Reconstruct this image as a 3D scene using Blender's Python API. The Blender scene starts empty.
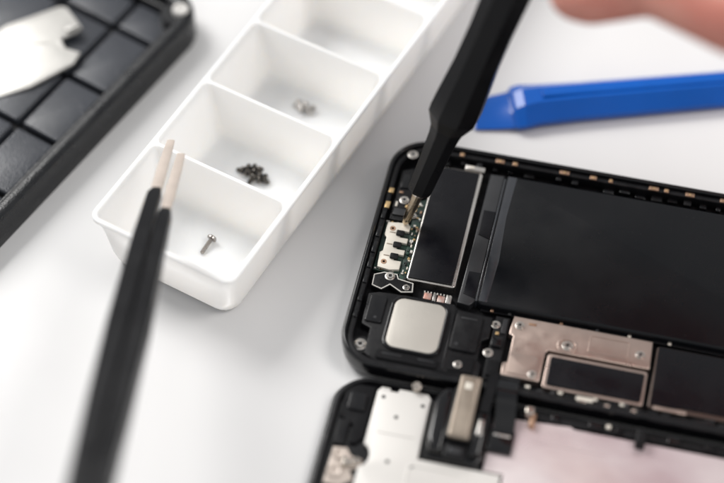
import bpy, math, random
from mathutils import Vector, Matrix
random.seed(7)
S=0.001
scene=bpy.context.scene
col=scene.collection
# ---------------------------------------------------------------- materials
def mat(name,color,rough=0.5,metal=0.0,spec=0.5,var=0.0,vscale=60.0,rvar=0.0,bump=0.0,bscale=400.0,color2=None,sss=0.0,dust=0.0,stretch=None):
    m=bpy.data.materials.new(name); m.use_nodes=True
    nt=m.node_tree; b=nt.nodes["Principled BSDF"]
    b.inputs["Base Color"].default_value=(*color,1)
    b.inputs["Roughness"].default_value=rough
    b.inputs["Metallic"].default_value=metal
    b.inputs["Specular IOR Level"].default_value=spec
    if sss:
        b.inputs["Subsurface Weight"].default_value=sss
        b.inputs["Subsurface Radius"].default_value=(0.007,0.0062,0.0054) if name.startswith("white") else (0.004,0.002,0.001)
        b.inputs["Subsurface Scale"].default_value=0.6
    tc=nt.nodes.new("ShaderNodeTexCoord")
    vec=tc.outputs["Object"]
    if stretch:
        mp=nt.nodes.new("ShaderNodeMapping"); mp.inputs["Scale"].default_value=stretch; mp.inputs["Rotation"].default_value=(0,0,0.6)
        nt.links.new(vec,mp.inputs["Vector"]); vec=mp.outputs["Vector"]
    colout=None
    if var>0 or color2:
        n=nt.nodes.new("ShaderNodeTexNoise"); n.inputs["Scale"].default_value=vscale; n.inputs["Detail"].default_value=4
        nt.links.new(vec,n.inputs["Vector"])
        r=nt.nodes.new("ShaderNodeValToRGB")
        c2=color2 if color2 else tuple(c*(1-var) for c in color)
        r.color_ramp.elements[0].color=(*c2,1); r.color_ramp.elements[1].color=(*color,1)
        r.color_ramp.elements[0].position=0.35; r.color_ramp.elements[1].position=0.65
        nt.links.new(n.outputs["Fac"],r.inputs["Fac"]); colout=r.outputs["Color"]
    if dust>0:
        n=nt.nodes.new("ShaderNodeTexNoise"); n.inputs["Scale"].default_value=1700; n.inputs["Detail"].default_value=1
        nt.links.new(tc.outputs["Object"],n.inputs["Vector"])
        mr=nt.nodes.new("ShaderNodeMapRange"); mr.inputs["From Min"].default_value=0.74; mr.inputs["From Max"].default_value=0.82
        mr.inputs["To Min"].default_value=0; mr.inputs["To Max"].default_value=dust
        nt.links.new(n.outputs["Fac"],mr.inputs["Value"])
        mx=nt.nodes.new("ShaderNodeMix"); mx.data_type='RGBA'
        nt.links.new(mr.outputs["Result"],mx.inputs["Factor"])
        if colout: nt.links.new(colout,mx.inputs["A"])
        else: mx.inputs["A"].default_value=(*color,1)
        mx.inputs["B"].default_value=(0.35,0.34,0.33,1)
        colout=mx.outputs["Result"]
    if colout: nt.links.new(colout,b.inputs["Base Color"])
    if rvar>0:
        n=nt.nodes.new("ShaderNodeTexNoise"); n.inputs["Scale"].default_value=vscale*2.3; n.inputs["Detail"].default_value=5
        nt.links.new(tc.outputs["Object"],n.inputs["Vector"])
        mr=nt.nodes.new("ShaderNodeMapRange"); mr.inputs["From Min"].default_value=0.3; mr.inputs["From Max"].default_value=0.7
        mr.inputs["To Min"].default_value=max(0.03,rough-rvar); mr.inputs["To Max"].default_value=min(1,rough+rvar)
        nt.links.new(n.outputs["Fac"],mr.inputs["Value"]); nt.links.new(mr.outputs["Result"],b.inputs["Roughness"])
    if bump>0:
        n=nt.nodes.new("ShaderNodeTexNoise"); n.inputs["Scale"].default_value=bscale; n.inputs["Detail"].default_value=3
        nt.links.new(tc.outputs["Object"],n.inputs["Vector"])
        bp=nt.nodes.new("ShaderNodeBump"); bp.inputs["Strength"].default_value=bump; bp.inputs["Distance"].default_value=0.0003
        nt.links.new(n.outputs["Fac"],bp.inputs["Height"]); nt.links.new(bp.outputs["Normal"],b.inputs["Normal"])
    return m
TABLE=mat("table_white",(0.74,0.735,0.735),0.2,var=0.08,vscale=7,rvar=0.06,spec=0.45,stretch=(1.6,0.6,1))  # broad stretched tone bands put soft shadows and reflections into the table colour
WHITE=mat("white_plastic",(0.93,0.918,0.90),0.36,var=0.02,vscale=40,sss=0.7,bump=0.05,bscale=900)
BLACKG=mat("black_gloss",(0.004,0.004,0.005),0.14,spec=0.5,rvar=0.06,vscale=60,dust=0.06)
BLACKP=mat("black_plastic",(0.006,0.006,0.007),0.38,spec=0.25,rvar=0.14,vscale=120,bump=0.15,bscale=2500,dust=0.06)
BLACKM=mat("black_matte",(0.004,0.004,0.005),0.6,spec=0.15,rvar=0.1,vscale=200,dust=0.05)
BLACKT=mat("tray_black",(0.006,0.0065,0.008),0.3,spec=0.38,bump=0.3,bscale=1500,rvar=0.1)
BLUEGREY=mat("tray_pad",(0.042,0.046,0.056),0.26,spec=0.5,bump=0.4,bscale=1800,var=0.25,vscale=50)
BATT=mat("battery_film",(0.004,0.0045,0.006),0.25,spec=0.28,rvar=0.14,vscale=22,bump=0.10,bscale=70,stretch=(1,2.5,1),dust=0.03)
WRAP=mat("battery_wrap",(0.035,0.038,0.045),0.2,spec=0.7,var=0.5,vscale=50,rvar=0.08,bump=0.3,bscale=200)  # wrap film; its lighter bluish grey paints in sheen at the battery's left end
DGREY=mat("dark_grey_film",(0.030,0.031,0.034),0.33,spec=0.55,var=0.5,vscale=90)
STICK=mat("black_film",(0.004,0.004,0.006),0.27,spec=0.28,bump=0.08,bscale=150,rvar=0.1)
SILVER=mat("silver_metal",(0.70,0.67,0.63),0.3,metal=1.0,rvar=0.1,vscale=150,var=0.12,bump=0.05,bscale=2000)
WARM=mat("warm_shield",(0.55,0.44,0.385),0.34,metal=0.88,rvar=0.08,vscale=110,var=0.16,bump=0.06,bscale=500,dust=0.25)
DRIM=mat("dark_bronze_rim",(0.16,0.125,0.11),0.3,metal=0.85,var=0.2,vscale=60)
CREAM=mat("cream_metal",(0.80,0.75,0.66),0.4,metal=0.3,var=0.15,vscale=200)
TAN=mat("tan_metal",(0.38,0.32,0.26),0.33,metal=0.55,var=0.2,vscale=120,rvar=0.08)
PLATEW=mat("white_plate",(0.70,0.68,0.65),0.38,metal=0.25,var=0.1,vscale=30,rvar=0.08,bump=0.15,bscale=60)
TPLATE=mat("grey_shield",(0.44,0.43,0.41),0.36,metal=0.5,var=0.2,vscale=35,rvar=0.1,bump=0.15,bscale=60)
SQUARE=mat("satin_square",(0.56,0.53,0.48),0.42,metal=0.5,var=0.1,vscale=70,bump=0.1,bscale=3000,dust=0.15)
PINK=mat("lilac_foil",(0.80,0.71,0.71),0.2,metal=0.4,color2=(0.52,0.40,0.42),vscale=24,rvar=0.1,bump=0.5,bscale=40,stretch=(1,1.8,1))  # mottled second tone paints soft reflections into the foil colour
GOLD=mat("gold_contact",(0.78,0.55,0.28),0.35,metal=0.9,var=0.3,vscale=500)
BRONZE=mat("bronze_contact",(0.50,0.32,0.22),0.4,metal=0.8,var=0.3,vscale=500)
GREEN=mat("circuit_green",(0.012,0.045,0.03),0.4,color2=(0.01,0.02,0.018),vscale=700)
WLINE=mat("white_outline",(0.6,0.58,0.54),0.5)
STEEL=mat("steel",(0.60,0.54,0.48),0.22,metal=1.0,rvar=0.08,vscale=200)
BRASS=mat("brassy_bit",(0.56,0.46,0.34),0.25,metal=1.0,rvar=0.08,vscale=200)
DSTEEL=mat("dark_steel",(0.36,0.33,0.31),0.28,metal=0.9,rvar=0.08,vscale=300)
DARKH=mat("dark_slot",(0.01,0.01,0.01),0.7)
BLKSCREW=mat("black_screw",(0.085,0.078,0.07),0.18,metal=0.9,rvar=0.08,vscale=400)
BRNSCREW=mat("grey_screw",(0.52,0.50,0.48),0.35,metal=0.7,rvar=0.1,vscale=400)
BLUE=mat("blue_plastic",(0.0,0.092,0.45),0.22,spec=0.38,var=0.15,vscale=40,rvar=0.05)
TOOLBLK=mat("tool_black",(0.005,0.005,0.006),0.34,spec=0.24,bump=0.12,bscale=2500,rvar=0.08)
TIPBEIGE=mat("beige_tip",(0.60,0.52,0.46),0.35,metal=0.2,var=0.15,vscale=150)
COPPER=mat("copper_part",(0.60,0.27,0.20),0.35,metal=0.7,color2=(0.7,0.66,0.62),vscale=450)
SKIN=mat("skin",(0.66,0.30,0.235),0.42,color2=(0.52,0.17,0.13),vscale=55,sss=0.3,bump=0.6,bscale=600)

# ---------------------------------------------------------------- mesh builder
def rrect(x0,y0,x1,y1,r,n=6):
    if not isinstance(r,(list,tuple)): r=(r,)*4
    pts=[]
    cs=[(x0,y0,180),(x1,y0,270),(x1,y1,0),(x0,y1,90)]
    sx=[1,-1,-1,1]; sy=[1,1,-1,-1]
    for k,(cx,cy,a0) in enumerate(cs):
        rr=max(r[k],1e-4)
        ox=cx+sx[k]*rr; oy=cy+sy[k]*rr
        for i in range(n+1):
            a=math.radians(a0+90*i/n)
            pts.append((ox+rr*math.cos(a),oy+rr*math.sin(a)))
    return pts
def area(p):
    return 0.5*sum(p[i][0]*p[(i+1)%len(p)][1]-p[(i+1)%len(p)][0]*p[i][1] for i in range(len(p)))
def offset(p,d):
    n=len(p); out=[]
    for i in range(n):
        a=Vector(p[i-1]);b=Vector(p[i]);c=Vector(p[(i+1)%n])
        e1=(b-a); e2=(c-b)
        if e1.length<1e-9 or e2.length<1e-9: out.append(tuple(b)); continue
        e1.normalize(); e2.normalize()
        n1=Vector((-e1.y,e1.x)); n2=Vector((-e2.y,e2.x))
        m=n1+n2
        if m.length<1e-6: m=n1
        m.normalize()
        k=d/max(0.35,m.dot(n1))
        out.append((b.x+m.x*k,b.y+m.y*k))
    return out
class MB:
    def __init__(s): s.v=[];s.f=[];s.m=[];s.mats=[]
    def mi(s,m):
        if m not in s.mats: s.mats.append(m)
        return s.mats.index(m)
    def addv(s,pts):
        b=len(s.v); s.v.extend(pts); return b
    def face(s,idx,m): s.f.append(idx); s.m.append(s.mi(m))
    def loft(s,rings,m,cap0=True,cap1=True):
        n=len(rings[0]); bs=[s.addv(r) for r in rings]
        for a,b in zip(bs[:-1],bs[1:]):
            for i in range(n):
                j=(i+1)%n
                s.face((a+i,a+j,b+j,b+i),m)
        if cap0: s.face(tuple(bs[0]+i for i in reversed(range(n))),m)
        if cap1: s.face(tuple(bs[-1]+i for i in range(n)),m)
    def prism(s,poly,z0,z1,m,b=0.0,T=None):
        if area(poly)<0: poly=poly[::-1]
        rings=[[(x,y,z0) for x,y in poly]]
        if b>0:
            for a in (0,35,65,90):
                a=math.radians(a); q=offset(poly,b*(1-math.cos(a)))
                rings.append([(x,y,z1-b+b*math.sin(a)) for x,y in q])
        else: rings.append([(x,y,z1) for x,y in poly])
        if T: rings=[[tuple(T@Vector(p)) for p in r] for r in rings]
        s.loft(rings,m)
    def box(s,x0,y0,x1,y1,z0,z1,m,b=0.0,r=0.0,T=None):
        if x1<x0:x0,x1=x1,x0
        if y1<y0:y0,y1=y1,y0
        s.prism(rrect(x0,y0,x1,y1,r,4) if r>0 else [(x0,y0),(x1,y0),(x1,y1),(x0,y1)],z0,z1,m,b,T)
    def ring(s,outer,inner,z0,z1,m,b=0.0):
        n=len(outer)
        seq=[(inner,z0),(outer,z0)]
        if b>0:
            for a in (0,45,90):
                a=math.radians(a); seq.append((offset(outer,b*(1-math.cos(a))),z1-b+b*math.sin(a)))
            for a in (90,45,0):
                a=math.radians(a); seq.append((offset(inner,-b*(1-math.cos(a))),z1-b+b*math.sin(a)))
        else: seq+= [(outer,z1),(inner,z1)]
        seq.append((inner,z0))
        s.loft([[(x,y,z) for x,y in p] for p,z in seq],m,False,False)
    def lathe(s,prof,c,n,m,T=None,cap=True,sx=1.0,rot=0.0):
        rings=[]
        for r,z in prof:
            rr=max(r,0.01)
            ring=[(c[0]+rr*sx*math.cos(2*math.pi*i/n+rot),c[1]+rr*math.sin(2*math.pi*i/n+rot),c[2]+z) for i in range(n)]
            if T: ring=[tuple(T@Vector(p)) for p in ring]
            rings.append(ring)
        s.loft(rings,m,cap,cap)
    def strip(s,path,w,th,m):
        w=Vector(w); rings=[]
        P=[Vector(p) for p in path]
        for i,p in enumerate(P):
            t=(P[min(i+1,len(P)-1)]-P[max(i-1,0)]).normalized()
            nn=t.cross(w.normalized())
            rings.append([tuple(p-w/2-nn*th/2),tuple(p+w/2-nn*th/2),tuple(p+w/2+nn*th/2),tuple(p-w/2+nn*th/2)])
        s.loft(rings,m)
    def make(s,name,parent=None,flip=False,smooth=35,label=None):
        me=bpy.data.meshes.new(name)
        me.from_pydata([(x*S,y*S,z*S) for x,y,z in s.v],[],s.f)
        for m in s.mats: me.materials.append(m)
        for p,i in zip(me.polygons,s.m): p.material_index=i
        import bmesh
        bm=bmesh.new(); bm.from_mesh(me); bmesh.ops.recalc_face_normals(bm,faces=bm.faces); bm.to_mesh(me); bm.free()
        me.shade_smooth(); me.set_sharp_from_angle(angle=math.radians(smooth))
        o=bpy.data.objects.new(name,me); col.objects.link(o)
        if parent: o.parent=parent
        if label: o["label"]=label
        return o
def root(name,loc,rot=(0,0,0),label="",cat="",group=None):
    e=bpy.data.objects.new(name,None); e.empty_display_size=0.01; col.objects.link(e)
    e.location=[c*S for c in loc]; e.rotation_euler=rot
    e["label"]=label; e["category"]=cat
    if group: e["group"]=group
    return e
def top(o,label,cat,group=None):
    o["label"]=label;o["category"]=cat
    if group:o["group"]=group
    return o
def screwhead(mb,u,v,z,r,m=STEEL,h=0.5,ring=True):
    y=-v
    if ring: mb.lathe([(r*1.45,0),(r*1.45,h*0.35),(r*1.2,h*0.45),(r*1.1,h*0.1)],(u,y,z),20,m)
    mb.lathe([(r,0),(r,h*0.6),(r*0.85,h),(r*0.5,h),(r*0.42,h*0.55)],(u,y,z),20,m)
    a=random.random()*1.5
    for k in (0,1):
        T=Matrix.Translation((u,y,z))@Matrix.Rotation(a+k*math.pi/2,4,'Z')
        mb.box(-r*0.62,-r*0.12,r*0.62,r*0.12,h*0.5,h*1.02+0.01*k,DARKH,T=T)

# ---------------------------------------------------------------- table
mb=MB(); mb.box(-450,-350,450,420,-20,0,TABLE)
t=mb.make("table_top"); t["kind"]="structure"

# ---------------------------------------------------------------- PHONE
phone=root("opened_smartphone",(9.3,30,0),(0,0,math.radians(-13)),
  "opened black smartphone body with exposed battery and circuitry on white table","phone")
PH=72.6
def R(u0,v0,u1,v1,r,n=6): return rrect(u0,-v1,u1,-v0,r,n)
def B(mb,u0,v0,u1,v1,z0,z1,m,b=0.12,r=0.0): mb.box(u0,-v1,u1,-v0,z0,z1,m,b,r)
def poly(pts): return [(u,-v) for u,v in pts]
mb=MB()
mb.loft([[(x,y,z) for x,y in R(i,i,150-i,PH-i,10-i,10)] for i,z in ((1.6,0.0),(0.7,0.7),(0.15,1.9),(0,3.2),(0,6.3),(0.12,6.8),(0.45,7.15),(0.8,7.15),(1.15,6.9),(1.25,6.4),(1.25,2.0))],BLACKG,True,False)
mb.make("phone_frame",phone,smooth=60)
mb=MB()
mb.prism(R(1.22,1.22,148.78,PH-1.22,8.9,10),1.6,2.8,BLACKM)
mb.ring(R(1.3,1.3,148.7,PH-1.3,8.8,10),R(2.8,2.8,147.2,PH-2.6,7.4,10),2.8,6.0,BLACKP,0.25)
for i in range(26):
    u=14+i*4.2
    if random.random()<0.75: B(mb,u,2.8,u+random.uniform(1,2.8),random.uniform(3.7,5),2.8,random.uniform(3.8,5.4),random.choice([BLACKP,BLACKG]))
    if random.random()<0.75: B(mb,u+24,69.0,u+24+random.uniform(1,2.8),70.0,2.8,random.uniform(3.8,5.6),random.choice([BLACKP,BLACKG]))
for v in (25,30,35,40,46,52,57):
    B(mb,1.7,v,2.7,v+random.uniform(1.5,3.5),6.0,6.4,BLACKG,0.15)
mb.make("back_shell",phone)
for u,w in ((17.5,1.2),(27,2.4),(31.5,1.4),(44,2.6),(52,1.8),(57,1.0),(67.5,2.6),(71.5,1.2),(77,2.4),(86,2.4)):
    mb=MB(); B(mb,u,1.5,u+w,2.65,5.9,6.35,BRONZE,0.15)
    mb.lathe([(0.3,0),(0.3,0.15)],(u+w/2,-2.1,6.3),12,GOLD)
    mb.make("spring_clip",phone)
for v,w in ((17,1.6),(21.5,2.2)):
    mb=MB(); B(mb,1.8,v,3.1,v+w,5.6,6.2,GOLD,0.15); mb.make("spring_clip",phone)
for u,w in ((44,1.5),(60,2.0),(66.5,1.2),(73,1.2)):
    mb=MB(); B(mb,u,70.2,u+w,71.1,5.9,6.4,STEEL,0.15); mb.make("spring_clip",phone)
# battery
mb=MB(); mb.prism(R(30.8,6,125,48,1.6),2.7,6.1,BATT,0.9)
mb.make("battery",phone)
mb=MB(); mb.prism(poly([(31.2,6.6),(33.6,6.6),(33.2,20),(33.9,34),(33.3,47.3),(31.2,47.3)]),6.0,6.22,WRAP,0.1)
mb.prism(poly([(30.25,7),(30.85,7),(30.85,47),(30.25,47)]),2.7,5.6,WRAP,0.25)
mb.make("battery_wrap_edge",phone)
mb=MB(); mb.prism(poly([(26.4,5.8),(30.2,5.6),(30.2,46.8),(29,48.3),(25.9,48),(26.2,30)]),2.7,4.9,DGREY,0.3)
mb.prism(poly([(27.0,18),(30.0,18),(30.0,27),(27.0,26)]),4.9,5.1,STICK,0.08)
mb.prism(poly([(27.0,38),(30.0,38),(30.0,46),(26.8,45)]),4.9,5.1,STICK,0.08)
mb.make("battery_pull_tab",phone)
# thin cable along lower battery side
mb=MB()
mb.strip([(32,-48.5,4.0),(45,-48.45,4.3),(60,-48.45,4.2),(76,-48.45,4.3),(110,-48.5,4.2)],(0,0.7,0),0.4,BLACKG)
for u in (34.5,39,52,61,69,79):
    B(mb,u,48.1,u+0.8,48.8,4.2,4.75,random.choice([BRONZE,DGREY,CREAM]),0.08)  # glints along the cable, painted in as small coloured blocks
mb.make("coaxial_cable",phone)
# vibration module
mb=MB(); mb.prism(R(12.0,6.4,24.6,44.2,0.9),2.7,5.3,SILVER,0.25)
B(mb,19.5,4.6,24.9,6.2,2.7,5.7,SILVER,0.3,0.3)
B(mb,20.6,5.0,22.0,5.9,5.7,5.95,CREAM,0.1)
mb.make("metal_module",phone)
mb=MB(); mb.prism(poly([(12.4,8.6),(14.2,6.9),(23.7,6.9),(23.7,43.7),(12.4,43.7)]),5.3,5.75,STICK,0.2)
mb.make("module_cover_film",phone)
# side bracket column
mb=MB()
mb.prism(poly([(3.6,9.5),(8,7.6),(11.3,7.6),(11.3,17),(9.2,18.2),(9.2,26),(3.6,26)]),2.7,4.7,BLACKP,0.25)
B(mb,8.2,9.2,10.6,12.0,4.7,5.4,DARKH,0.1); B(mb,4.3,11,6.4,15.5,4.7,5.2,BLACKG,0.15)
B(mb,6.9,13.5,8.6,15.2,4.7,5.1,SILVER,0.1)
B(mb,4.2,22.5,8.2,24.6,4.7,5.2,DGREY,0.1)
B(mb,9.4,5.0,10.6,6.4,2.7,5.0,SILVER,0.2); B(mb,6.9,20.8,8.8,21.6,4.7,5.0,GOLD,0.06)
B(mb,4.2,20.2,4.8,21.8,4.7,5.0,CREAM,0.05); B(mb,9.6,13.2,10.8,16.2,4.7,5.1,DGREY,0.1); B(mb,4.4,16.6,5.4,17.2,4.7,4.95,BRONZE,0.05)
mb.make("end_bracket",phone)
# circuit board
mb=MB(); mb.prism(poly([(9.3,18.4),(11.8,17.2),(11.8,45),(9.9,45),(9.9,30),(9.3,29)]),2.7,4.0,GREEN,0.05)
B(mb,3.0,26.2,9.8,42.2,2.7,3.98,GREEN,0.05)
for i in range(60):
    u=random.uniform(9.5,11.3); v=random.uniform(18.5,44)
    if v<29 or u>10.1:
        w=random.choice([0.3,0.4,0.6]); h=random.choice([0.3,0.5,0.8])
        B(mb,u,v,u+w,v+h,3.9,4.0+random.uniform(.2,.6),random.choice([GOLD,WLINE,DARKH,BRONZE,CREAM,GREEN]),0.03)
for i in range(20):
    u=random.uniform(3,9); v=random.choice([26.4,26.8,41.6]); B(mb,u,v,u+.5,v+.3,3.9,4.4,random.choice([GOLD,WLINE,CREAM]),0.03)
mb.make("circuit_board",phone)
# cream comb bracket
mb=MB()
comb=[(3.6,27.2),(8.0,26.6),(9.6,27.4),(9.6,29.2),(7.6,29.2),(7.6,31.4),(9.8,31.4),(9.8,33.0),(7.6,33.0),(7.6,35.2),(9.8,35.2),(9.8,36.8),(7.6,36.8),(7.6,38.8),(9.6,38.8),(9.6,41.4),(7.2,42),(4.0,41.6),(3.6,37),(4.3,36.4),(4.3,32),(3.6,31.4)]
mb.prism(poly(comb),4.1,4.9,CREAM,0.14)
for v in (30.3,34.1,37.8):
    B(mb,6.5,v-.8,8.6,v+.8,4.95,5.5,BLACKP,0.15,0.3)
    B(mb,4.8,v-.2,6.3,v+.1,4.9,4.98,TAN,0.02)
mb.lathe([(0.75,0),(0.75,.12),(.35,.12),(.3,.02)],(5.3,-29.0,4.88),16,BRONZE); mb.lathe([(0.75,0),(0.75,.12),(.35,.12),(.3,.02)],(5.3,-39.8,4.88),16,BRONZE)
mb.make("connector_bracket",phone)
outl=poly([(3.6,44.0),(6.2,42.7),(9.6,42.7),(10.2,44.0),(14.2,44.6),(14.6,47.6),(11.6,48.3),(8.4,46.6),(6.6,48.4),(3.8,47.6)])
mb=MB(); mb.prism(outl,2.7,4.7,BLACKP,0.1)
mb.make("flex_bracket",phone)
mb=MB()
if area(outl)<0: outl=outl[::-1]
mb.ring(offset(outl,0.15),offset(outl,0.38),4.66,4.82,WLINE,0.0)
mb.make("bracket_outline",phone)
mb=MB()
B(mb,17.0,46.3,24.6,49.3,2.7,4.2,BLACKP,0.1)
B(mb,17.4,46.8,19.3,48.8,4.2,4.9,COPPER,0.1,0.3); B(mb,19.7,46.6,20.5,49,4.2,5.0,SILVER,0.1)
B(mb,20.9,47.0,22.7,48.9,4.2,4.8,COPPER,0.1); B(mb,23,46.5,24.4,49,4.2,5.0,SILVER,0.15,0.3)
for i in range(9): B(mb,17.2+i*.82,46.2,17.5+i*.82,46.6,4.2,4.6,WLINE,0.03)
mb.make("antenna_contact",phone)
# speaker module
mb=MB()
mb.prism(poly([(9.2,49),(25.6,48.8),(26.3,50.2),(35.6,50.6),(35.8,57),(34.2,58),(34.2,64),(35.4,65),(35.2,69.2),(9.0,69.4),(6.6,68),(6.4,60.5),(4.0,59.6),(3.6,50.2),(6.2,49.2)]),2.7,5.0,BLACKP,0.4)
B(mb,26.6,51.4,33.4,62.5,4.9,5.7,BLACKP,0.25,0.8); B(mb,27.4,64,33.6,68.6,4.9,5.4,BLACKM,0.2,0.5)
B(mb,9.6,66.4,25,69.0,4.9,5.5,BLACKM,0.2,0.6)
B(mb,4.6,50.6,8.8,58.8,4.9,5.5,BLACKG,0.2,0.5)
B(mb,26.0,50.0,26.4,68.5,4.9,5.25,BLACKG,0.1); B(mb,28,52.6,32,53.1,5.7,5.78,DGREY,0.03)
mb.lathe([(0.45,0),(0.45,.1)],(28.2,-60.8,5.65),12,DGREY); mb.lathe([(0.4,0),(0.4,.1)],(7.0,-57.4,5.45),12,DGREY)
B(mb,11,67.2,16,67.5,5.5,5.6,DGREY,0.03); B(mb,20,67.2,24,67.5,5.5,5.6,DGREY,0.03)
mb.ring(R(10.2,49.4,24.8,65.9,3),R(10.9,50.1,24.1,65.2,2.5),4.9,5.65,BLACKG,0.15)
mb.make("speaker_module",phone)
mb=MB(); mb.prism(R(11.0,50.2,24.0,65.1,2.4,8),4.9,5.5,SQUARE,0.15); mb.make("speaker_plate",phone)
# shield plate
mb=MB()
mb.prism(poly([(40.6,48.9),(75.4,48.9),(75.6,57.2),(50.6,57.2),(50.0,58.2),(49.9,66.8),(40.4,66.8),(40.2,63.2),(41.4,62.6),(41.4,55),(40.2,54.4)]),2.7,5.0,WARM,0.3)
B(mb,44.6,50.2,46.5,50.9,5.0,5.1,BRONZE,0.03); 
mb.ring(R(52.4,52.8,57.4,57.0,2.0),R(52.9,53.3,56.9,56.6,1.7),4.95,5.25,WARM,0.08)
mb.prism(R(41.6,60,48.6,66,0.8),4.9,5.2,WARM,0.1)
mb.ring(R(60,50.4,70,55.6,0.6),R(60.3,50.7,69.7,55.3,0.5),4.95,5.12,WARM,0.04)
mb.make("shield_plate",phone)
mb=MB()
mb.prism(R(50.7,57.9,75.4,68,0.8),2.7,4.8,WARM,0.25)
mb.prism(R(51.6,58.9,74.8,67.2,0.6),4.75,5.2,STICK,0.15)
mb.make("covered_chip",phone)
mb=MB()
mb.prism(R(76.6,49.8,112,68,0.8),2.7,4.9,DRIM,0.25)
mb.prism(poly([(77,50.2),(110,50.2),(110,66.8),(84,66.8),(82.5,67.2),(77,67.2)]),4.85,5.3,STICK,0.15)
B(mb,78,67.3,86,68.3,4.2,5.15,WARM,0.2)
mb.make("covered_chip",phone)
mb=MB()
B(mb,36.2,49.5,39.8,68.5,2.7,4.4,BLACKP,0.2)
B(mb,36.4,56,39.2,59,4.35,5.2,BLACKG,0.2,0.5); B(mb,36.8,63,39.5,67.6,4.35,5.0,BLACKM,0.15)
B(mb,38.2,50.2,39.4,54.6,4.35,4.8,DGREY,0.1); B(mb,37.0,54.4,37.8,55.2,4.35,4.7,GOLD,0.06)
mb.make("connector_block",phone)
mb=MB()
for i in range(18):
    u=43+i*3.4; B(mb,u,68.4,u+random.uniform(1.2,2.8),70.2,2.7,random.uniform(4.2,5.6),random.choice([BLACKP,BLACKM,BLACKG,DGREY]),0.15)
for u in (47,55,63.5,70): B(mb,u,68.9,u+1.1,69.6,5.2,5.8,CREAM,0.08)
mb.make("edge_connector_row",phone)
mb=MB(); B(mb,59.5,69.6,63.6,70.7,5.8,6.5,CREAM,0.15); mb.make("side_contact",phone)
for u,v,z,r in ((5.4,4.9,6.0,0.95),(6.2,19.3,4.7,0.85),(5.0,65.0,3.6,1.15),(7.9,43.9,4.7,0.9),(12.6,46.4,4.7,0.6),(36.6,52.3,4.4,0.8),(36.3,60.9,4.4,0.85),
   (42.5,51.6,5.0,0.8),(72.8,53.6,5.0,0.8),(55.0,55.0,5.0,0.95),(48.0,65.2,5.1,0.75),(29.8,66.6,5.4,0.7),(9.6,23.5,4.2,0.6)):
    mb=MB()
    if z<4.0: mb.lathe([(r*2.2,-1),(r*2.2,0.0)],(u,-v,z),20,BLACKP)
    screwhead(mb,u,v,z,r,SILVER); mb.make("screw",phone)

# ---------------------------------------------------------------- DISPLAY PANEL
OU,OV=2.0,75.6
c,s_=math.cos(math.radians(13)),math.sin(math.radians(13))
RU,RV=1.6,73.3
px=9.3+RU*c-RV*s_; py=30-RU*s_-RV*c
disp=root("display_assembly",(px,py,0),(0,0,math.radians(-13)),
  "removed black phone screen lying face down with metal backing plates","phone screen")
def BD(mb,u0,v0,u1,v1,z0,z1,m,b=0.12,r=0.0): B(mb,u0-OU,v0-OV,u1-OU,v1-OV,z0,z1,m,b,r)
def PD(pts): return [(u-OU,-(v-OV)) for u,v in pts]
def RD(u0,v0,u1,v1,r,n=6): return R(u0-OU,v0-OV,u1-OU,v1-OV,r,n)
mb=MB(); mb.prism(RD(2,75.6,150,148,9,10),0.0,2.4,BLACKG,0.5)
mb.ring(RD(3.0,76.2,149,147,8,10),RD(4.2,77.2,147.6,145.6,7.0,10),2.3,3.6,BLACKP,0.3)
mb.make("screen_frame",disp)
mb=MB()
mb.prism(PD([(5,80),(8,78.3),(12,78.3),(12,93),(10.5,95),(9,95),(9,90),(5,88)]),2.3,3.2,BLACKM,0.2)
BD(mb,6.4,81,10.6,86,3.2,3.8,BLACKG,0.2,0.6); BD(mb,5.2,89,8,96,2.3,3.4,BLACKP,0.2)
mb.make("black_backing",disp)
hole=[(12.3+2.4*math.sin(math.radians(a))*1.0,98-3.2*math.cos(math.radians(a))) for a in range(10,171,20)]
mb=MB()
mb.prism(PD([(12.6,79.5),(13.4,78.2),(15.5,78.2),(15.8,79),(17.5,79),(17.8,78),(24.8,78),(25.8,79.2),(26.0,96.2),(46,96.2),(46,146),(12.4,146)]+hole[::-1]),2.9,3.8,PLATEW,0.2)
for u,v in ((14.4,81),(24.2,81.5),(18.6,86),(19.2,98.5),(25.0,98.5)):
    mb.lathe([(0.5,0),(0.5,0.06)],(u-OU,-(v-OV),3.78),14,DARKH)
BD(mb,15,90.5,24,91.0,3.75,3.95,PLATEW,0.06)
mb.ring(RD(24.2,98,38,112,1),RD(24.6,98.4,37.6,111.6,0.8),3.75,4.0,PLATEW,0.05)
mb.make("backing_plate",disp)
# cable housing
mb=MB()
mb.prism(PD([(26.6,80),(28.2,76.2),(40.2,76.2),(41.2,81),(41.2,93),(39.4,95.8),(27.2,95.8)]),2.3,4.8,BLACKG,0.6)
mb.prism(PD([(27.0,80),(28.8,76.6),(31.3,76.6),(31.3,94.6),(28.2,94.6),(27.2,91)]),4.6,7.0,BLACKG,1.0)
mb.prism(PD([(37.4,76.6),(40.2,77.0),(40.8,82),(40.4,93.6),(37.6,94)]),4.6,6.8,BLACKG,1.0)
BD(mb,31.6,91.0,37.0,95.4,4.7,6.0,BLACKP,0.5,0.6)
BD(mb,31.2,76.2,37.2,90.9,4.7,7.2,BLACKP,0.3,0.3)
BD(mb,32.8,92.4,36.0,94.0,5.9,6.2,DGREY,0.2,0.5)
BD(mb,38.4,84,39.8,88.5,6.6,7.1,SILVER,0.25,0.5)
mb.make("cable_housing",disp)
mb=MB()
mb.prism(RD(31.9,73.2,37.1,90.8,0.5),7.25,8.3,TAN,0.35)
mb.ring(RD(32.5,73.8,36.5,90.2,0.4),RD(32.8,74.1,36.2,89.9,0.3),8.25,8.42,TAN,0.04)
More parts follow.
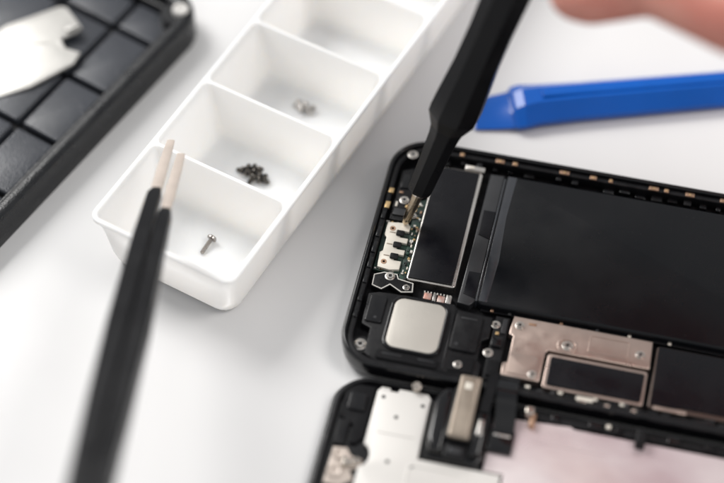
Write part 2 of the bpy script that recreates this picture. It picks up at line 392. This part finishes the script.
BD(mb,33.4,75.2,35.2,77.2,8.25,8.45,CREAM,0.08,0.4)
mb.make("cable_clamp",disp)
mb=MB()
def fp(u,v,z): return (u-OU,-(v-OV),z)
mb.strip([fp(43.4,69.6,5.4),fp(43.4,71.6,6.4),fp(43.4,73.6,7.7),fp(43.6,76.2,8.1),fp(44.0,79,6.8),fp(44.4,82,5.2),fp(44.6,86,4.3)],(5.0,0,0),0.25,BLACKG)
mb.strip([fp(39.6,69.2,5.6),fp(39.6,72,7.3),fp(39.6,75,8.0),fp(39.5,77,7.8),fp(39.4,79,7.4),fp(39.2,82,7.1)],(2.4,0,0),0.25,BLACKM)
BD(mb,41.4,84.0,47.4,90.5,3.4,4.6,BLACKG,0.3,0.4); BD(mb,42.4,85.6,46.4,86.2,4.6,4.75,SILVER,0.05)
mb.make("flex_cable",disp)
mb=MB(); mb.prism(PD([(41.6,80.2),(60,79.0),(61,79.6),(147,79.6),(147,145),(46.6,145),(46.6,95.6),(41.6,95.6)]),2.3,3.5,PINK,0.25)
BD(mb,52,85,70,85.2,3.45,3.58,PINK,0.03)
mb.make("reflective_backing_sheet",disp)
mb=MB(); BD(mb,47,77.2,146,79.0,2.3,3.8,BLACKP,0.3)
for u,w in ((55,2.0),(64,3.2),(70.5,1.4),(83,3.0),(92,2.0)):
    BD(mb,u,77.0,u+w,78.8,3.7,random.uniform(4.3,4.9),random.choice([BLACKG,BLACKP]),0.25,0.3)
BD(mb,75.5,77.4,78,81.6,2.3,6.0,BLACKP,0.4,0.5)
BD(mb,50.0,78.0,51.5,81.8,3.3,5.0,BRONZE,0.3,0.4)
BD(mb,48.6,76.9,50.9,79.2,3.3,6.0,STEEL,0.4,0.6)
BD(mb,68.2,76.9,69.4,78.0,3.7,4.4,CREAM,0.15,0.2)
mb.make("edge_latch_row",disp)
mb=MB()
for cu,cv,r in ((7.4,98.8,1.5),(7.4,103.6,1.9)):
    mb.lathe([(r,0),(r,.5),(r*.8,0.8),(r*.55,.7),(r*.4,.3)],(cu-OU,-(cv-OV),3.0),18,TIPBEIGE)
mb.prism(PD([(5.6,96.8),(9,96.4),(10.4,98.4),(13.2,98.8),(13.4,101.2),(10.8,102),(12.2,104.6),(9.5,107),(5.4,107)]),2.3,3.2,TIPBEIGE,0.35)
mb.prism(PD([(8.6,99.4),(11.6,99.8),(11.8,101),(8.8,102.4)]),3.1,4.3,STEEL,0.3)
mb.make("speaker_bracket",disp)
mb=MB(); 
mb.lathe([(1.1,0),(1.1,.6),(.8,.9),(.5,.9)],(12.0-OU,-(99.8-OV),3.1),18,STEEL); mb.make("screw",disp)
mb=MB(); mb.lathe([(1.0,0),(1.0,1.2),(1.3,1.3),(1.3,1.9),(.9,2.2)],(21.8-OU,-(77.0-OV),3.4),18,STEEL)
mb.make("standoff_post",disp)

# ---------------------------------------------------------------- ORGANIZER BOX
ang=math.radians(-30)
box=root("screw_organizer_box",(-68.3,-7.4,0),(0,0,ang),
  "white plastic organizer box with square compartments holding tiny screws","organizer box")
W=42.2; Lb=150.0
def rim(ins,z,r): return [(x,y,z) for x,y in rrect(ins,ins,W-ins,Lb-ins,r,5)]
mb=MB()
mb.loft([rim(4.8,0,3.5),rim(3.6,0.5,4.2),rim(2.9,1.8,4.6),rim(0.9,18.4,3.2),rim(0.15,18.7,3.0),rim(0.0,19.0,3.0),rim(0.0,19.7,3.0),rim(0.12,19.93,2.9),rim(0.3,20,2.8)],WHITE,True,False)
divs=[1.0,28.5,53,77.5,102,126.5,Lb-1.0]
tw=0.4
for i in range(6):
    y0=divs[i]; y1=divs[i+1]
    first=(i==0); last=(i==5)
    oy0=0.3 if first else y0; oy1=Lb-0.3 if last else y1
    orad=(2.8 if first else 0.01,2.8 if first else 0.01,2.8 if last else 0.01,2.8 if last else 0.01)
    outer=rrect(0.3,oy0,W-0.3,oy1,orad,5)
    cy0=y0+(0.2 if first else tw); cy1=y1-(0.2 if last else tw)
    o3=[(x,y,20.0) for x,y in outer]
    def cavy(ins,insy,z,r): return [(x,y,z) for x,y in rrect(1.2+ins,cy0+insy,W-1.2-ins,cy1-insy,r,5)]
    rings=[o3,cavy(0,0,20.0,1.8),cavy(0.15,0.1,19.8,1.9),cavy(2.2,0.6,6.0,3.0),cavy(2.7,0.9,3.8,3.4),cavy(3.5,1.7,2.4,3.6),cavy(4.6,2.8,1.7,3.4),cavy(6.0,4.4,1.5,3.0)]
    mb.loft(rings,WHITE,False,True)
o=mb.make("box_shell",box,smooth=50)
def boxw(w,l,z=0):
    return (-68.3+w*math.cos(ang)-l*math.sin(ang),-7.4+w*math.sin(ang)+l*math.cos(ang),z)
def screwmesh(m,length,rs,rh,name):
    mb=MB()
    prof=[(0.05,-length)]
    n=int(length/0.42)
    for i in range(n):
        z=-length+0.25+(i)*(length-0.3)/n
        prof+= [(rs*0.78,z),(rs,z+0.18)]
    prof+=[(rs*0.9,0),(rh,0.02),(rh,0.45),(rh*0.8,0.8),(rh*0.4,0.85),(rh*0.35,0.45)]
    mb.lathe(prof,(0,0,0),14,m)
    for k in (0,1):
        T=Matrix.Rotation(k*math.pi/2,4,'Z'); mb.box(-rh*.55,-rh*.1,rh*.55,rh*.1,.4,.88+.01*k,DARKH,T=T)
    return mb
def loose(m,length,rs,rh,w,l,zr,yaw,tilt,label,group):
    o=screwmesh(m,length,rs,rh,"screw").make("screw")
    x,y,_=boxw(w,l)
    o.location=(x*S,y*S,zr*S)
    o.rotation_euler=(Matrix.Rotation(math.radians(yaw),4,'Z')@Matrix.Rotation(math.radians(90-tilt),4,'Y')).to_euler()
    top(o,label,"screw",group)
loose(DSTEEL,4.8,0.6,1.3,22.6,20.0,2.9,58,12,"single silver screw lying alone in a white compartment",None)
spots=[(17.4,43.4),(18.6,44.7),(19.4,43.0),(20.6,44.4),(21.2,42.6),(22.2,43.9),(23.2,43.0),(19.9,45.5),(21.6,45.3),(23.8,44.2)]
for i,(w,l) in enumerate(spots):
    loose(BLKSCREW,1.8+random.random()*.8,0.6,1.05,w,l,2.7+0.35*(i%3),random.uniform(0,360),random.uniform(-10,60),"tiny black screw piled in a white compartment","pile of black screws")
spots=[(17.9,70.8),(19.1,70.0),(20.2,71.2),(21.3,70.2),(22.4,71.1),(19.8,69.2)]
for i,(w,l) in enumerate(spots):
    loose(BRNSCREW,1.7+random.random()*.7,0.55,0.95,w,l,2.6+0.25*(i%2),random.uniform(0,360),random.uniform(-10,50),"tiny grey screw piled in a white compartment","pile of grey screws")

# ---------------------------------------------------------------- BLACK TRAY
tang=math.radians(56.8)
tray=root("parts_tray",(-42.6,75.5,0),(0,0,tang),
  "black plastic parts tray with square pads and raised rounded rim","tray")
mb=MB()
mb.ring(rrect(-150,0,0,100,10,8),rrect(-145.5,4.4,-4.5,95.4,6,8),0,9.2,BLACKT,1.3)
mb.ring(rrect(-145.6,4.3,-4.4,95.6,6,8),rrect(-143.8,6.2,-6.2,93.8,5,8),0,6.4,BLACKT,0.5)
mb.lathe([(4.6,0),(4.6,7.2),(4.2,7.6)],(-6.8,6.2,0.5),24,BLACKT)
mb.make("tray_rim",tray)
mb=MB(); mb.box(-144.5,5.5,-5.5,94.5,0.2,2.0,BLACKM)
mb.make("tray_base",tray)
xs=[-144,-123,-102,-81,-60,-39,-18,-6]; ys=[6,20,38,56,74,94]
for i in range(len(xs)-1):
    for j in range(len(ys)-1):
        mb=MB(); mb.box(xs[i]+0.8,ys[j]+0.8,xs[i+1]-0.8,ys[j+1]-0.8,2.0,4.4,BLUEGREY,0.7,0.8)
        mb.make("tray_pad",tray)
mb=MB(); mb.lathe([(2.3,0),(2.3,1.6),(1.9,2.1),(1.2,2.1),(1.0,1.6)],(-6.0,5.2,7.8),24,PLATEW); mb.make("corner_stud",tray)
mb=MB()
P0=(-88,60)
plate=[(-102,66.5),(-98.5,70),(-84,76.0),(-82.0,75.6),(-77.2,68.4),(-78.4,66.8),(-82.8,64.6),(-81.2,61.2),(-77.0,59.6),(-78.6,55.8),(-90,48.2),(-99,45.0),(-102,50)]
pl=[(x-P0[0],y-P0[1]) for x,y in plate]
mb.prism(pl,0,0.8,TPLATE,0.15)
if area(pl)<0: pl=pl[::-1]
mb.ring(offset(pl,0.7),offset(pl,1.0),0.7,0.92,TPLATE,0.08)
mb.box(-11,3,2,3.3,0.75,0.95,TPLATE,0.05)
mb.prism([(6.2,7.4),(9.6,8.8),(10.1,8.0),(7.0,6.4)],0.7,1.8,TPLATE,0.2)
o=mb.make("metal_shield_bracket"); o.location=(P0[0]*S,P0[1]*S,5.6*S); o.rotation_euler=(math.radians(4),math.radians(-3),0)
top(o,"thin silver metal phone shield lying in the black tray","metal bracket")

# ---------------------------------------------------------------- PRY TOOL
sp=root("pry_tool",(29.6,42.2,0),(0,0,math.radians(6.3)),"bright blue flat plastic pry tool lying on the white table","pry tool")
def spring(x,hw,zc,ht,edge=0.5):
    return [(x,-hw,zc-ht*edge),(x,-hw*.82,zc-ht),(x,hw*.82,zc-ht),(x,hw,zc-ht*edge),(x,hw,zc+ht*edge*.2),(x,hw*.45,zc+ht),(x,-hw*.35,zc+ht),(x,-hw,zc-ht*edge*.1)]
mb=MB()
secs=[(0,4.6,0.8,0.3),(0.6,5.2,0.9,0.45),(5,5.7,1.1,0.7),(10,6.2,1.5,1.1),(11,6.3,1.7,1.3)]
mb.loft([spring(*q) for q in secs],BLUE); mb.make("flat_blade",sp,smooth=14)
mb=MB()
secs=[(11.02,6.6,2.2,1.8),(11.8,7.1,2.6,2.3),(14,7.2,3.1,2.9),(18,6.5,3.4,3.2),(30,6.0,3.5,3.3),(70,5.6,3.5,3.3),(110,6.2,3.4,3.2),(124,6.8,2.6,2.2),(138,5,1.5,1.0),(140,4.4,1.2,0.6)]
mb.loft([spring(*q) for q in secs],BLUE); mb.box(19,-1.0,105,1.7,6.4,7.3,BLUE,0.35); mb.make("handle",sp,smooth=14)

# ---------------------------------------------------------------- SCREWDRIVER
tip=Vector((11.0,1.8,5.2)); d=Vector((22.8,17.1,64.8)).normalized()
q=d.to_track_quat('Z','Y')
drv=root("precision_screwdriver",tip,(0,0,0),"black handled precision screwdriver with steel tip touching the phone connector","screwdriver")
drv.rotation_mode='QUATERNION'; drv.rotation_quaternion=q
mb=MB(); mb.lathe([(0.5,0),(0.9,0.6),(1.15,2),(1.3,6),(1.4,12.2)],(0,0,0),20,BRASS)
mb.make("steel_shaft",drv)
mb=MB(); mb.lathe([(2.2,11.0),(3.2,11.3),(3.45,12.2),(3.55,16),(3.85,23),(4.3,30),(4.7,32),(6.75,36.0),(6.9,38),(6.7,42),(6.0,52),(5.9,62),(6.5,80),(6.8,125),(6.0,138),(4.5,141)],(0,0,0),8,TOOLBLK,sx=0.94,rot=0.2)
mb.make("handle",drv,smooth=12)
mb=MB(); mb.lathe([(1.6,10.0),(1.9,10.2),(1.9,10.98)],(0,0,0),20,STEEL); mb.make("collar",drv)

# ---------------------------------------------------------------- TWEEZERS
A=Vector((-47.2,6.5,30)); Bp=Vector((-55.2,-103.4,55))
ax=(Bp-A).normalized()
xa=Vector((1,0,0)); xa=(xa-ax*xa.dot(ax)).normalized()
Y=ax; X=xa; Z=X.cross(Y)
if Z.z<0: X=-X; Z=X.cross(Y)
rm=Matrix((X,Y,Z)).transposed()
tw_=root("tweezers",A,(0,0,0),"black anti-static tweezers with pale beige tips held over the organizer box","tweezers")
tw_.rotation_mode='QUATERNION'; tw_.rotation_quaternion=rm.to_quaternion()
sg=1 if X.x>0 else -1
def arm(mb,secs,m):
    rings=[]
    for y,x0,x1,zc,h in secs:
        a,b=sorted((sg*x0,sg*x1)); cx=(a+b)/2; bw=min(0.35,(b-a)*.25); bh=min(0.35,h*.3)
        rings.append([(a+bw,y,zc-h),(b-bw,y,zc-h),(b,y,zc-h+bh),(b,y,zc+h-bh),(b-bw,y,zc+h),(a+bw,y,zc+h),(a,y,zc+h-bh),(a,y,zc-h+bh)])
    mb.loft(rings,m)
mb=MB(); arm(mb,[(16.5,-2.5,-0.3,0,0.8),(18.5,-3.3,0.1,0,1.3),(26,-3.7,-0.1,0,1.7),(36,-4.2,-0.12,0.1,2.0),(50,-4.6,-0.12,0.3,2.4),(66,-5.0,-0.12,.4,2.8),(90,-5.1,-0.3,.4,3),(113,-5.0,-0.5,.3,3),(150,-4.6,-0.3,0,2.8),(170,-3.2,-0.1,0,2.4)],TOOLBLK)
mb.make("tweezer_arm",tw_)
mb=MB(); arm(mb,[(23.5,0.6,2.9,-.6,0.9),(25.5,0.3,3.5,-.6,1.4),(30,0.2,3.6,-.5,1.7),(38,0.12,3.8,-.4,2.0),(50,0.12,4.1,-.2,2.4),(66,0.12,4.5,-.1,2.8),(90,-0.08,4.3,-.1,3),(113,-0.3,3.9,-.1,3),(150,-0.1,4.0,0,2.8),(170,0.1,3.2,0,2.4)],TOOLBLK)
mb.make("tweezer_arm",tw_)
mb=MB(); arm(mb,[(-3.0,-1.6,0.2,0,0.35),(2,-2.1,0.2,0,0.5),(15,-2.8,-0.1,0,0.7),(21,-2.6,-0.3,0,0.7)],TIPBEIGE); mb.make("tweezer_tip",tw_)
mb=MB(); arm(mb,[(1.5,1.4,3.4,-.6,0.35),(7,1.2,3.5,-.6,0.5),(20,0.6,3.2,-.6,0.7),(27,0.6,2.9,-.6,0.7)],TIPBEIGE); mb.make("tweezer_tip",tw_)
mb=MB(); arm(mb,[(165,-3.8,3.8,0,3.1),(172,-3.6,3.6,0,3.1),(176,-2.6,2.6,0,2.4)],TOOLBLK); mb.make("joining_end",tw_)

# ---------------------------------------------------------------- HAND
def capsule(mb,p,q,r0,r1,m,n=14):
    p=Vector(p);q=Vector(q); dd=(q-p); L=dd.length; T=Matrix.Translation(p)@dd.to_track_quat('Z','Y').to_matrix().to_4x4()
    prof=[]
    for a in (-88,-65,-40,-15,0): a=math.radians(a); prof.append((r0*math.cos(a),r0*math.sin(a)))
    for a in (0,15,40,65,88): a=math.radians(a); prof.append((r1*math.cos(a),L+r1*math.sin(a)))
    mb.lathe(prof,(0,0,0),n,m,T=T)
mb=MB()
chains={
 'pinky':[((99,-31,110),10.5),((80,-17,104),9.8),((64,-2.0,98),8.0),((51,-0.5,92),7.0),((48,1,91),6.6)],
 'ring':[((102,-16,120),10.5),((76,-3,113),9.3),((59,9,102),8.3),((49,13,93),7.2)],
 'middle':[((100,6,132),10.2),((76,30,128),9.2),((66,38,120),8.2),((58,40,112),7.4)],
 'index':[((98,20,142),10),((68,48,142),9.0),((54,50,133),8.2),((45,46,124),7.4)],
 'thumb':[((118,-10,130),13),((94,-2,138),11),((66,10,131),10),((44,19,119),8.4)],
}
for k,ch in chains.items():
    for (a,ra),(b,rb) in zip(ch[:-1],ch[1:]): capsule(mb,a,b,ra,rb,SKIN)
W0=(142,-24,132)
for a,ra in (((99,-31,110),11),((102,-16,120),12),((100,6,132),12),((98,20,142),11),((118,-10,130),14)):
    b=tuple(0.75*W0[i]+0.25*a[i] for i in range(3))
    capsule(mb,a,b,ra,16,SKIN)
capsule(mb,(136,-22,128),(168,-34,134),20,22,SKIN); capsule(mb,(168,-34,134),(240,-60,150),22,28,SKIN)
h=mb.make("person_hand")
rmod=h.modifiers.new("r",'REMESH'); rmod.mode='VOXEL'; rmod.voxel_size=0.0012; rmod.use_smooth_shade=True
sm=h.modifiers.new("s",'SMOOTH'); sm.factor=0.5; sm.iterations=5
top(h,"bare hand with curled fingers gripping the black screwdriver","hand")

# ---------------------------------------------------------------- LIGHTS / WORLD / CAMERA
w=bpy.data.worlds.new("World"); scene.world=w; w.use_nodes=True
nt=w.node_tree; bg=nt.nodes["Background"]; bg.inputs[1].default_value=0.52
tc=nt.nodes.new("ShaderNodeTexCoord"); n=nt.nodes.new("ShaderNodeTexNoise"); n.inputs["Scale"].default_value=2.2; n.inputs["Detail"].default_value=1.0
nt.links.new(tc.outputs["Generated"],n.inputs["Vector"])
r=nt.nodes.new("ShaderNodeValToRGB"); r.color_ramp.elements[0].position=0.38; r.color_ramp.elements[1].position=0.62
r.color_ramp.elements[0].color=(0.62,0.64,0.67,1); r.color_ramp.elements[1].color=(1.25,1.25,1.25,1)
nt.links.new(n.outputs["Fac"],r.inputs["Fac"]); nt.links.new(r.outputs["Color"],bg.inputs[0])
def area_l(name,loc,size,power,colr,target=(0,0,0)):
    l=bpy.data.lights.new(name,'AREA'); l.shape='RECTANGLE'; l.size=size[0]; l.size_y=size[1]; l.energy=power; l.color=colr
    o=bpy.data.objects.new(name,l); col.objects.link(o); o.location=loc
    o.rotation_euler=(Vector(target)-Vector(loc)).to_track_quat('-Z','Y').to_euler(); return o
area_l("window_light",(-0.50,0.50,0.65),(0.40,0.45),8.4,(1.0,0.985,0.965))
area_l("fill_light",(0.5,-0.1,0.7),(0.35,0.35),3.2,(1.0,0.98,0.95))
scene.view_settings.view_transform='Standard'; scene.view_settings.look='None'; scene.view_settings.exposure=0
cam=bpy.data.cameras.new("camera"); co=bpy.data.objects.new("camera",cam); col.objects.link(co)
co.location=(0,-0.312,0.416); co.rotation_euler=(math.radians(36.87),0,0)
cam.lens=100; cam.sensor_width=36; cam.clip_start=0.01; cam.clip_end=10
cam.dof.use_dof=True; cam.dof.focus_distance=0.510; cam.dof.aperture_fstop=4.2
scene.camera=co
